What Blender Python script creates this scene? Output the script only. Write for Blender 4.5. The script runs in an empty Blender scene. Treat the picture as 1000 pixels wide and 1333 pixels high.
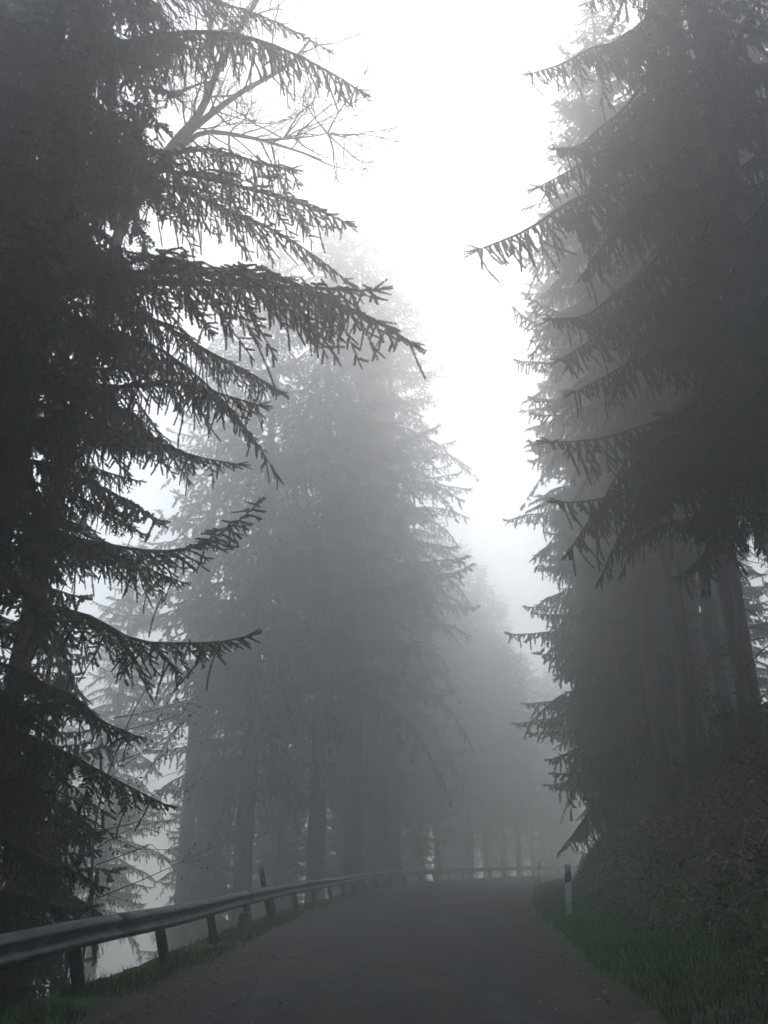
import bpy, math
import numpy as np
from mathutils import Vector, Matrix

R = math.radians
PI = math.pi
scene = bpy.context.scene
COL = scene.collection

# ------------------------------------------------------------------ camera
cam_data = bpy.data.cameras.new("camera")
cam = bpy.data.objects.new("camera", cam_data)
COL.objects.link(cam)
cam.location = (0.0, 0.0, 1.35)
cam.rotation_euler = (R(90 + 22.3), 0.0, 0.0)
cam_data.sensor_fit = 'VERTICAL'
cam_data.sensor_height = 36.0
cam_data.lens = 29.7
cam_data.clip_start = 0.05
cam_data.clip_end = 2000.0
scene.camera = cam

# ------------------------------------------------------------------ sky and sun
SUN_EL, SUN_AZ = 46.0, 6.0
SKY_LOW, SKY_HIGH = 0.8, 1.0
world = bpy.data.worlds.new("World")
scene.world = world
world.use_nodes = True
wn = world.node_tree.nodes
wl = world.node_tree.links
wn.clear()
w_out = wn.new('ShaderNodeOutputWorld')
w_bg = wn.new('ShaderNodeBackground')
w_sky = wn.new('ShaderNodeTexSky')
w_sky.sky_type = 'NISHITA'
w_sky.sun_disc = False
w_sky.sun_elevation = R(SUN_EL)
w_sky.sun_rotation = R(SUN_AZ)
w_sky.air_density = 1.0
w_sky.dust_density = 1.5
w_sky.ozone_density = 1.0
w_hs = wn.new('ShaderNodeHueSaturation')
w_hs.inputs['Saturation'].default_value = 0.9
wl.new(w_sky.outputs[0], w_hs.inputs['Color'])
# an overcast sky is brighter overhead than towards the horizon
w_tc = wn.new('ShaderNodeTexCoord')
w_sx = wn.new('ShaderNodeSeparateXYZ')
wl.new(w_tc.outputs['Generated'], w_sx.inputs[0])
w_mr = wn.new('ShaderNodeMapRange')
w_mr.inputs[1].default_value = 0.0
w_mr.inputs[2].default_value = 1.0
w_mr.inputs[3].default_value = SKY_LOW
w_mr.inputs[4].default_value = SKY_HIGH
wl.new(w_sx.outputs['Z'], w_mr.inputs[0])
w_mul = wn.new('ShaderNodeVectorMath')
w_mul.operation = 'SCALE'
wl.new(w_hs.outputs[0], w_mul.inputs[0])
wl.new(w_mr.outputs[0], w_mul.inputs['Scale'])
wl.new(w_mul.outputs[0], w_bg.inputs['Color'])
w_bg.inputs['Strength'].default_value = 0.09
wl.new(w_bg.outputs[0], w_out.inputs['Surface'])

sun_data = bpy.data.lights.new("sun", 'SUN')
sun_data.energy = 1.4
sun_data.angle = R(90)
sun_data.color = (1.0, 0.99, 0.975)
sun = bpy.data.objects.new("sun", sun_data)
COL.objects.link(sun)
_d = Vector((math.cos(R(SUN_EL)) * math.sin(R(SUN_AZ)), math.cos(R(SUN_EL)) * math.cos(R(SUN_AZ)), math.sin(R(SUN_EL))))
sun.rotation_euler = _d.to_track_quat('Z', 'Y').to_euler()
sun.location = (10, 60, 80)

scene.view_settings.view_transform = 'Standard'
scene.view_settings.look = 'None'
scene.view_settings.exposure = 0.74
scene.view_settings.gamma = 1.0
scene.view_settings.use_curve_mapping = False

cy = scene.cycles
cy.use_denoising = True
try:
    cy.denoiser = 'OPENIMAGEDENOISE'
except Exception:
    pass
cy.use_adaptive_sampling = True
cy.adaptive_threshold = 0.02
cy.max_bounces = 8
cy.diffuse_bounces = 2
cy.glossy_bounces = 2
cy.transmission_bounces = 1
cy.volume_bounces = 7
cy.transparent_max_bounces = 6
cy.caustics_reflective = False
cy.caustics_refractive = False
cy.sample_clamp_indirect = 4.0

FOG_DENSITY = 0.0195
FOG_ANISO = 0.86

# ------------------------------------------------------------------ helpers
def nodes_of(name):
    m = bpy.data.materials.new(name)
    m.use_nodes = True
    nt = m.node_tree
    b = nt.nodes.get('Principled BSDF')
    return m, nt, b


def ramp(nt, stops):
    r = nt.nodes.new('ShaderNodeValToRGB')
    e = r.color_ramp.elements
    while len(e) < len(stops):
        e.new(0.5)
    for k, (p, c) in enumerate(stops):
        e[k].position = p
        e[k].color = (c[0], c[1], c[2], 1)
    return r


def noise(nt, scale, detail=4.0, rough=0.55, vec=None):
    n = nt.nodes.new('ShaderNodeTexNoise')
    n.inputs['Scale'].default_value = scale
    n.inputs['Detail'].default_value = detail
    n.inputs['Roughness'].default_value = rough
    if vec is not None:
        nt.links.new(vec, n.inputs['Vector'])
    return n


def obj_coord(nt):
    return nt.nodes.new('ShaderNodeTexCoord').outputs['Object']


def mat_noise(name, stops, scale, rough=0.8, bump=0.0, bump_scale=None, stretch=None, spec=0.3, metallic=0.0):
    m, nt, b = nodes_of(name)
    vec = obj_coord(nt)
    if stretch:
        mp = nt.nodes.new('ShaderNodeMapping')
        mp.inputs['Scale'].default_value = stretch
        nt.links.new(vec, mp.inputs['Vector'])
        vec = mp.outputs[0]
    n = noise(nt, scale, 6, 0.6, vec)
    r = ramp(nt, stops)
    nt.links.new(n.outputs['Fac'], r.inputs['Fac'])
    nt.links.new(r.outputs['Color'], b.inputs['Base Color'])
    b.inputs['Roughness'].default_value = rough
    b.inputs['Specular IOR Level'].default_value = spec
    b.inputs['Metallic'].default_value = metallic
    if bump:
        n2 = noise(nt, bump_scale or scale * 3, 5, 0.65, vec)
        bp = nt.nodes.new('ShaderNodeBump')
        bp.inputs['Strength'].default_value = bump
        bp.inputs['Distance'].default_value = 0.03
        nt.links.new(n2.outputs['Fac'], bp.inputs['Height'])
        nt.links.new(bp.outputs[0], b.inputs['Normal'])
    return m


def mat_attr(name, rough=0.7, spec=0.25, noise_scale=6.0, bump=0.0, gain=(0.65, 1.35)):
    """base colour read from the mesh's own 'tint' attribute (leaf kinds, soil kinds), mottled by noise"""
    m, nt, b = nodes_of(name)
    a = nt.nodes.new('ShaderNodeAttribute')
    a.attribute_name = 'tint'
    n = noise(nt, noise_scale, 8, 0.65, obj_coord(nt))
    mr = nt.nodes.new('ShaderNodeMapRange')
    mr.inputs[1].default_value = 0.3
    mr.inputs[2].default_value = 0.7
    mr.inputs[3].default_value = gain[0]
    mr.inputs[4].default_value = gain[1]
    nt.links.new(n.outputs['Fac'], mr.inputs[0])
    mx = nt.nodes.new('ShaderNodeVectorMath')
    mx.operation = 'SCALE'
    nt.links.new(a.outputs['Color'], mx.inputs[0])
    nt.links.new(mr.outputs[0], mx.inputs['Scale'])
    nt.links.new(mx.outputs[0], b.inputs['Base Color'])
    b.inputs['Roughness'].default_value = rough
    b.inputs['Specular IOR Level'].default_value = spec
    if bump:
        bp = nt.nodes.new('ShaderNodeBump')
        bp.inputs['Strength'].default_value = bump
        bp.inputs['Distance'].default_value = 0.05
        n2 = noise(nt, noise_scale * 4, 6, 0.7, obj_coord(nt))
        nt.links.new(n2.outputs['Fac'], bp.inputs['Height'])
        nt.links.new(bp.outputs[0], b.inputs['Normal'])
    return m


M_NEEDLE = mat_noise('spruce_needles', [(0.3, (0.018, 0.032, 0.022)), (0.55, (0.030, 0.050, 0.032)), (0.75, (0.050, 0.066, 0.036))], 1.2, 0.75, spec=0.2)
M_BARK = mat_noise('spruce_bark', [(0.3, (0.035, 0.030, 0.026)), (0.55, (0.075, 0.064, 0.055)), (0.8, (0.13, 0.12, 0.105))], 6.0, 0.9, 0.9, 22.0, (1, 1, 0.35), 0.15)
M_BARK_PALE = mat_noise('beech_bark', [(0.3, (0.10, 0.10, 0.095)), (0.6, (0.17, 0.165, 0.155)), (0.8, (0.24, 0.235, 0.22))], 5.0, 0.85, 0.4, 30.0, (1, 1, 0.6), 0.2)
M_LEAF = mat_attr('leaf', 0.6, 0.3, 3.0)
M_GROUND = mat_attr('forest_soil', 0.95, 0.1, 2.4, 0.8, (0.5, 1.5))
M_STEEL = mat_noise('weathered_galvanised_steel', [(0.3, (0.065, 0.068, 0.068)), (0.5, (0.135, 0.14, 0.14)), (0.72, (0.23, 0.235, 0.23))], 3.5, 0.7, 0.25, 30.0, (1, 1, 2), 0.25, 0.1)
M_POST = mat_noise('tarnished_post_steel', [(0.3, (0.018, 0.019, 0.020)), (0.7, (0.045, 0.046, 0.047))], 5.0, 0.75, 0.2, 25.0, None, 0.3)
M_WHITE = mat_noise('white_plastic', [(0.25, (0.55, 0.56, 0.54)), (0.5, (0.76, 0.77, 0.76)), (0.8, (0.82, 0.83, 0.82))], 5.0, 0.5, 0.05, 40.0)
M_BLACK = mat_noise('black_plastic', [(0.3, (0.010, 0.010, 0.011)), (0.7, (0.020, 0.020, 0.021))], 8.0, 0.5)
M_GREYCAP = mat_noise('dirty_grey_plastic', [(0.3, (0.14, 0.14, 0.14)), (0.7, (0.32, 0.32, 0.31))], 9.0, 0.6)
M_REFLECT = mat_noise('reflector_glass', [(0.3, (0.30, 0.30, 0.30)), (0.7, (0.42, 0.42, 0.42))], 30.0, 0.15)
M_STONE = mat_noise('mossy_stone', [(0.3, (0.07, 0.075, 0.06)), (0.5, (0.16, 0.155, 0.14)), (0.75, (0.27, 0.26, 0.24))], 5.0, 0.9, 0.8, 16.0)


def road_material():
    m, nt, b = nodes_of('worn_asphalt')
    v = obj_coord(nt)
    mp = nt.nodes.new('ShaderNodeMapping')
    mp.inputs['Scale'].default_value = (1.5, 0.45, 1.0)
    nt.links.new(v, mp.inputs['Vector'])
    big = noise(nt, 0.8, 9, 0.72, mp.outputs[0])
    r1 = ramp(nt, [(0.36, (0.011, 0.0115, 0.012)), (0.5, (0.030, 0.031, 0.033)), (0.66, (0.072, 0.073, 0.074))])
    nt.links.new(big.outputs['Fac'], r1.inputs['Fac'])
    fine = noise(nt, 14, 10, 0.85, v)
    mr = nt.nodes.new('ShaderNodeMapRange')
    mr.inputs[1].default_value = 0.3
    mr.inputs[2].default_value = 0.7
    mr.inputs[3].default_value = 0.55
    mr.inputs[4].default_value = 1.5
    nt.links.new(fine.outputs['Fac'], mr.inputs[0])
    sc = nt.nodes.new('ShaderNodeVectorMath')
    sc.operation = 'SCALE'
    nt.links.new(r1.outputs['Color'], sc.inputs[0])
    nt.links.new(mr.outputs[0], sc.inputs['Scale'])
    # cracks: a thin dark web where a distorted cell pattern has its edges, only in worn patches
    ds = noise(nt, 1.3, 4, 0.6, v)
    add = nt.nodes.new('ShaderNodeVectorMath')
    add.operation = 'ADD'
    nt.links.new(v, add.inputs[0])
    nt.links.new(ds.outputs['Color'], add.inputs[1])
    vo = nt.nodes.new('ShaderNodeTexVoronoi')
    vo.feature = 'DISTANCE_TO_EDGE'
    vo.inputs['Scale'].default_value = 0.8
    nt.links.new(add.outputs[0], vo.inputs['Vector'])
    lt = nt.nodes.new('ShaderNodeMapRange')
    lt.inputs[1].default_value = 0.0
    lt.inputs[2].default_value = 0.03
    lt.inputs[3].default_value = 1.0
    lt.inputs[4].default_value = 0.0
    nt.links.new(vo.outputs['Distance'], lt.inputs[0])
    msk = noise(nt, 0.4, 2, 0.5, v)
    mk = nt.nodes.new('ShaderNodeMapRange')
    mk.inputs[1].default_value = 0.44
    mk.inputs[2].default_value = 0.52
    nt.links.new(msk.outputs['Fac'], mk.inputs[0])
    mul = nt.nodes.new('ShaderNodeMath')
    mul.operation = 'MULTIPLY'
    nt.links.new(lt.outputs[0], mul.inputs[0])
    nt.links.new(mk.outputs[0], mul.inputs[1])
    mix = nt.nodes.new('ShaderNodeMix')
    mix.data_type = 'RGBA'
    nt.links.new(mul.outputs[0], mix.inputs['Factor'])
    nt.links.new(sc.outputs[0], mix.inputs[6])
    mix.inputs[7].default_value = (0.004, 0.004, 0.004, 1)
    nt.links.new(mix.outputs[2], b.inputs['Base Color'])
    # damp patches
    wet = noise(nt, 0.8, 4, 0.6, mp.outputs[0])
    rr = nt.nodes.new('ShaderNodeMapRange')
    rr.inputs[1].default_value = 0.34
    rr.inputs[2].default_value = 0.52
    rr.inputs[3].default_value = 0.6
    rr.inputs[4].default_value = 0.85
    nt.links.new(wet.outputs['Fac'], rr.inputs[0])
    nt.links.new(rr.outputs[0], b.inputs['Roughness'])
    b.inputs['Specular IOR Level'].default_value = 0.2
    bp = nt.nodes.new('ShaderNodeBump')
    bp.inputs['Strength'].default_value = 0.5
    bp.inputs['Distance'].default_value = 0.012
    nt.links.new(fine.outputs['Fac'], bp.inputs['Height'])
    nt.links.new(bp.outputs[0], b.inputs['Normal'])
    return m


M_ROAD = road_material()


class Geo:
    """collects triangles and writes them out as one mesh"""
    def __init__(self):
        self.v, self.f, self.m, self.c, self.n = [], [], [], [], 0

    def add(self, v, f, mat=0, col=None):
        v = np.asarray(v, dtype=np.float64).reshape(-1, 3)
        f = np.asarray(f, dtype=np.int64).reshape(-1, 3)
        self.v.append(v)
        self.f.append(f + self.n)
        self.m.append(np.full(len(f), mat, dtype=np.int32))
        if col is None:
            col = np.ones((len(v), 3)) * 0.1
        else:
            col = np.broadcast_to(np.asarray(col, dtype=np.float64), (len(v), 3))
        self.c.append(col)
        self.n += len(v)

    def arrays(self):
        return np.concatenate(self.v), np.concatenate(self.f), np.concatenate(self.m), np.concatenate(self.c)

    def tube(self, pts, rad, sides=6, mat=0, col=None, cap=True):
        pts = np.asarray(pts, float)
        n = len(pts)
        rad = np.broadcast_to(np.asarray(rad, float), (n,))
        t = np.gradient(pts, axis=0)
        t /= np.linalg.norm(t, axis=1)[:, None] + 1e-12
        ref = np.array([0, 0, 1.0]) if abs(t[:, 2]).mean() < 0.8 else np.array([1.0, 0, 0])
        a = np.cross(t, ref)
        a /= np.linalg.norm(a, axis=1)[:, None] + 1e-12
        b = np.cross(t, a)
        ang = np.arange(sides) * 2 * PI / sides
        ring = pts[:, None] + rad[:, None, None] * (np.cos(ang)[None, :, None] * a[:, None] + np.sin(ang)[None, :, None] * b[:, None])
        v = ring.reshape(-1, 3)
        i = np.arange(n - 1)[:, None] * sides
        j = np.arange(sides)[None]
        k = (j + 1) % sides
        q = np.stack([i + j, i + k, i + sides + k, i + sides + j], -1).reshape(-1, 4)
        f = np.concatenate([q[:, [0, 1, 2]], q[:, [0, 2, 3]]])
        if cap:
            v = np.concatenate([v, pts[:1], pts[-1:]])
            c0, c1 = n * sides, n * sides + 1
            jj = np.arange(sides)
            kk = (jj + 1) % sides
            f = np.concatenate([f, np.stack([np.full(sides, c0), kk, jj], -1), np.stack([np.full(sides, c1), (n - 1) * sides + jj, (n - 1) * sides + kk], -1)])
        self.add(v, f, mat, col)

    def box(self, c, s, rot=None, mat=0, col=None):
        x = np.array([[i, j, k] for i in (-.5, .5) for j in (-.5, .5) for k in (-.5, .5)]) * np.asarray(s)
        if rot is not None:
            x = x @ np.asarray(rot).T
        x = x + np.asarray(c)
        q = [(0, 1, 3, 2), (4, 6, 7, 5), (0, 4, 5, 1), (2, 3, 7, 6), (0, 2, 6, 4), (1, 5, 7, 3)]
        f = [t for a, b, c_, d in q for t in ((a, b, c_), (a, c_, d))]
        self.add(x, f, mat, col)

    def sprigs(self, o, d, L, n, nl, w, rng, mat=1):
        """needled twigs: round each twig axis stand n x 4 pointed needles (or needle tufts)"""
        o, d, L = np.asarray(o, float), np.asarray(d, float), np.asarray(L, float)
        N = len(o)
        d = d / (np.linalg.norm(d, axis=1)[:, None] + 1e-9)
        ref = rng.normal(size=(N, 3))
        p = np.cross(d, ref)
        p /= np.linalg.norm(p, axis=1)[:, None] + 1e-9
        q = np.cross(d, p)
        s = (np.arange(n) + 0.4) / n
        vs = []
        for k in range(4):
            pr = (p, q, -p, -q)[k]
            ss = s[None, :] + (k % 2) * 0.5 / n + rng.uniform(-.2, .2, (N, n)) / n
            base = o[:, None] + d[:, None] * (L[:, None] * ss)[..., None]
            h = (L[:, None] * 0 + w)[..., None] * 0.5
            ln = nl * (1.0 - 0.35 * ss) * rng.uniform(.75, 1.2, (N, n))
            tip = base + (pr[:, None] * 0.8 + d[:, None] * 0.75) * ln[..., None]
            vs.append(np.stack([base - d[:, None] * h, base + d[:, None] * h, tip], 2).reshape(-1, 3))
        v = np.concatenate(vs)
        # the twig itself, two crossed slivers
        e = o + d * L[:, None]
        tw = [np.stack([o - x * w * .22, o + x * w * .22, e], 1).reshape(-1, 3) for x in (p, q)]
        v = np.concatenate([v] + tw)
        self.add(v, np.arange(len(v)).reshape(-1, 3), mat)

    def leaves(self, c, nrm, up, size, col, mat=0, narrow=0.55):
        """pointed leaves: two triangles folded along the midrib"""
        c, nrm, up = np.asarray(c, float), np.asarray(nrm, float), np.asarray(up, float)
        N = len(c)
        size = np.broadcast_to(np.asarray(size, float), (N,))[:, None]
        up = up / (np.linalg.norm(up, axis=1)[:, None] + 1e-9)
        sd = np.cross(up, nrm)
        sd /= np.linalg.norm(sd, axis=1)[:, None] + 1e-9
        nn = np.cross(sd, up)
        v = np.stack([c, c + up * size * .5 + sd * size * narrow * .5 + nn * size * .12, c + up * size, c + up * size * .5 - sd * size * narrow * .5 + nn * size * .12], 1).reshape(-1, 3)
        i = np.arange(N)[:, None] * 4
        f = np.concatenate([i + np.array([[0, 1, 2]]), i + np.array([[0, 2, 3]])])
        col = np.repeat(np.asarray(col, float), 4, axis=0) if np.ndim(col) == 2 else col
        self.add(v, f, mat, col)

    def mesh(self, name, mats, smooth=False, tint=False):
        v, f, m, c = self.arrays()
        me = bpy.data.meshes.new(name)
        me.vertices.add(len(v))
        me.vertices.foreach_set('co', v.astype(np.float32).ravel())
        me.loops.add(len(f) * 3)
        me.loops.foreach_set('vertex_index', f.astype(np.int32).ravel())
        me.polygons.add(len(f))
        me.polygons.foreach_set('loop_start', np.arange(0, len(f) * 3, 3, dtype=np.int32))
        me.polygons.foreach_set('material_index', m)
        if smooth:
            me.polygons.foreach_set('use_smooth', np.ones(len(f), dtype=bool))
        for x in mats:
            me.materials.append(x)
        me.update(calc_edges=True)
        if tint:
            a = me.color_attributes.new('tint', 'FLOAT_COLOR', 'POINT')
            a.data.foreach_set('color', np.concatenate([c, np.ones((len(c), 1))], 1).astype(np.float32).ravel())
        return me


def link(name, mesh, parent=None, loc=None):
    o = bpy.data.objects.new(name, mesh)
    COL.objects.link(o)
    if parent is not None:
        o.parent = parent
    if loc is not None:
        o.location = loc
    return o


def tag(o, label=None, cat=None, group=None, kind=None):
    if label:
        o['label'] = label
    if cat:
        o['category'] = cat
    if group:
        o['group'] = group
    if kind:
        o['kind'] = kind
    return o


def thing(name, label, cat, loc=(0, 0, 0), rz=0.0, group=None):
    o = bpy.data.objects.new(name, None)
    o.empty_display_size = 0.2
    COL.objects.link(o)
    o.location = loc
    o.rotation_euler = (0, 0, rz)
    return tag(o, label, cat, group)


def smooth_path(pts, step):
    P = np.asarray(pts, float)
    P = np.concatenate([[2 * P[0] - P[1]], P, [2 * P[-1] - P[-2]]])
    out = []
    for i in range(1, len(P) - 2):
        a, b, c, d = P[i - 1:i + 3]
        t = np.linspace(0, 1, 40, endpoint=False)[:, None]
        out.append(0.5 * (2 * b + (c - a) * t + (2 * a - 5 * b + 4 * c - d) * t ** 2 + (3 * b - a - 3 * c + d) * t ** 3))
    out = np.concatenate(out + [P[-2:-1]])
    s = np.concatenate([[0], np.cumsum(np.linalg.norm(np.diff(out, axis=0), axis=1))])
    ss = np.arange(0, s[-1], step)
    return np.stack([np.interp(ss, s, out[:, k]) for k in range(out.shape[1])], 1)


def normals2(P):
    t = np.gradient(P, axis=0)
    t /= np.linalg.norm(t, axis=1)[:, None]
    return t, np.stack([t[:, 1], -t[:, 0]], 1)       # tangent, right-hand normal


# ------------------------------------------------------------------ the road's two edges
RIGHT_EDGE = smooth_path([(0.3, -14), (0.9, -6), (1.5, 0), (2.24, 8.6), (3.03, 16.3), (3.85, 24), (4.85, 31), (6.0, 38), (7.9, 48), (11.2, 60), (17, 74), (26, 88), (40, 101), (60, 112)], 0.5)
RAIL_LINE = smooth_path([(-3.5, -14), (-3.45, -6), (-3.38, 0), (-3.2, 9), (-2.92, 12.8), (-2.85, 15.8), (-2.72, 19.3), (-2.35, 25.4), (-1.75, 32), (-0.55, 43), (1.9, 53), (5.4, 63), (10.6, 74), (18, 86), (29, 99), (44, 110), (60, 119)], 0.5)


def signed(P, line):
    """distance to the right (+) or left (-) of a line, for points P (N,2)"""
    t, n = normals2(line)
    out = np.empty(len(P))
    for i in range(0, len(P), 4000):
        q = P[i:i + 4000]
        dif = q[:, None] - line[None]
        k = (dif ** 2).sum(2).argmin(1)
        dd = q - line[k]
        sgn = np.sign((dd * n[k]).sum(1))
        out[i:i + 4000] = np.linalg.norm(dd, axis=1) * sgn
    return out


_rs = np.random.default_rng(5)
_wv = [(_rs.uniform(.25, 2.6), _rs.uniform(0, 2 * PI), _rs.uniform(0, 2 * PI)) for _ in range(26)]


def lumps(x, y):
    h = 0
    for k, a, ph in _wv:
        h = h + np.sin(k * (x * math.cos(a) + y * math.sin(a)) + ph) / (0.6 + k)
    return h * 0.28


def sstep(a, b, x):
    t = np.clip((x - a) / (b - a), 0, 1)
    return t * t * (3 - 2 * t)


def ground_z(x, y, full=False):
    x, y = np.atleast_1d(np.asarray(x, float)), np.atleast_1d(np.asarray(y, float))
    P = np.stack([x, y], 1)
    r = signed(P, RIGHT_EDGE)
    l = -signed(P, RAIL_LINE)
    n = lumps(x, y)
    # bank on the right: a verge, a steep face, then the forest floor rising more gently
    face = np.clip(r - 1.6, 0, None)
    top = 4.1 + 0.35 * np.sin(y * .35)
    up = np.minimum(face * 1.05, top) + 9.0 * (1 - np.exp(-np.clip(face - top / 1.05, 0, None) * 0.33 / 9.0))
    up = up - 0.35 * sstep(.9, 0, np.abs(face - top / 1.05))
    zr = 0.01 + 0.12 * sstep(0, 1.2, r) + up * sstep(0, 0.9, face) + n * 0.55 * sstep(.6, 2.5, r)
    # falling slope on the left, beyond the rail
    fl = np.clip(l - 0.28, 0, None)
    zl = 0.03 - np.minimum(fl * 0.85, 6 + 0.35 * (fl - 6)) * sstep(0, .5, fl) + n * 0.7 * sstep(.4, 3, l)
    zl = np.maximum(zl, -15 + n)
    mid = -0.05
    z = np.where(r > 0, zr, np.where(l > 0, zl, mid))
    # verge between the left road edge (0.75 m inside the rail) and the rail
    lv = (l <= 0) & (l > -0.95) & (r <= 0)
    z = np.where(lv, -0.05 + 0.09 * sstep(-0.95, -0.6, l), z)
    z = np.where((r <= 0) & (r > -0.3), -0.05, z)
    if full:
        return z, r, l, n
    return z


def gz(x, y):
    return float(ground_z(x, y)[0])


def axis_samples(parts):
    out = []
    for a, b, st in parts:
        out.append(np.arange(a, b, st))
    out.append([parts[-1][1]])
    return np.concatenate(out)


# ------------------------------------------------------------------ ground
xs = axis_samples([(-170, -60, 8), (-60, -20, 2), (-20, -8, .8), (-8, -4.2, .35), (-4.2, 9, .16), (9, 16, .3), (16, 40, 1.2), (40, 90, 4), (90, 170, 8)])
ys = axis_samples([(-30, -6, 2), (-6, 4, .5), (4, 32, .18), (32, 60, .4), (60, 110, 1.0), (110, 180, 6)])
X, Y = np.meshgrid(xs, ys)
Zg, rg, lg, ng = ground_z(X.ravel(), Y.ravel(), True)
rr_ = np.random.default_rng(3)
hn = rr_.uniform(-1, 1, len(Zg))
offroad = sstep(.25, .9, rg) + sstep(-0.2, .5, lg)
Zg = Zg + hn * 0.035 * np.clip(offroad, 0, 1)
soil = np.array([0.065, 0.054, 0.040])
gravel = np.array([0.075, 0.073, 0.068])
turf = np.array([0.050, 0.100, 0.032])
moss = np.array([0.048, 0.058, 0.026])
tint = np.broadcast_to(soil, (len(Zg), 3)).copy()


def blend(c, w):
    global tint
    w = np.clip(w, 0, 1)[:, None]
    tint = tint * (1 - w) + np.asarray(c) * w


blend(moss, sstep(.0, .4, lumps(X.ravel() * 1.7 + 9, Y.ravel() * 1.7)) * 0.8)
blend(turf, sstep(.1, .3, rg) * sstep(3.0, 1.8, rg + ng * .6) * sstep(8, 14, Y.ravel()))
blend(turf, sstep(-.55, -.3, lg) * sstep(.6, .2, lg) * (rg < 0))
blend(gravel, np.where(rg > -.2, sstep(.22, .05, rg), 1.0) * (lg < -0.35))
tint *= (1 + hn * 0.25)[:, None]
g = Geo()
ny, nx = X.shape
ii = (np.arange(ny - 1)[:, None] * nx + np.arange(nx - 1)[None]).ravel()
g.add(np.stack([X.ravel(), Y.ravel(), Zg], 1), np.concatenate([np.stack([ii, ii + 1, ii + nx + 1], 1), np.stack([ii, ii + nx + 1, ii + nx], 1)]), 0, tint)
tag(link('ground', g.mesh('ground', [M_GROUND], True, True)), kind='structure')

# ------------------------------------------------------------------ road
tR, nR = normals2(RIGHT_EDGE)
left_line = []
for k in range(len(RIGHT_EDGE)):
    # walk from the right edge to the point 0.72 m short of the rail
    w = np.linspace(1, 14, 131)
    q = RIGHT_EDGE[k] - nR[k] * w[:, None]
    d = ((q[:, None] - RAIL_LINE[None]) ** 2).sum(2).min(1) ** .5
    left_line.append(q[np.argmax(d < 0.72)] if (d < 0.72).any() else q[60])
left_line = np.asarray(left_line)
rng = np.random.default_rng(12)
wob_l = np.convolve(rng.normal(0, .16, len(left_line)), np.ones(3) / 3, 'same')
wob_r = np.convolve(rng.normal(0, .05, len(left_line)), np.ones(3) / 3, 'same')
NU = 22
rows = []
for k in range(len(RIGHT_EDGE)):
    a = RIGHT_EDGE[k] + nR[k] * wob_r[k]
    b = left_line[k] + nR[k] * wob_l[k]
    u = np.linspace(0, 1, NU)
    xy = a[None] * (1 - u)[:, None] + b[None] * u[:, None]
    z = 0.006 + 0.05 * (1 - (2 * u - 1) ** 2) + 0.012 * np.sin(xy[:, 0] * 1.3 + xy[:, 1] * .5) * np.sin(u * PI)
    z[0] = -0.03
    z[-1] = -0.02
    rows.append(np.concatenate([xy, z[:, None]], 1))
rv = np.concatenate(rows)
ii = (np.arange(len(rows) - 1)[:, None] * NU + np.arange(NU - 1)[None]).ravel()
g = Geo()
g.add(rv, np.concatenate([np.stack([ii, ii + NU, ii + NU + 1], 1), np.stack([ii, ii + NU + 1, ii + 1], 1)]))
tag(link('road', g.mesh('road', [M_ROAD], True)), kind='structure')

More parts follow.
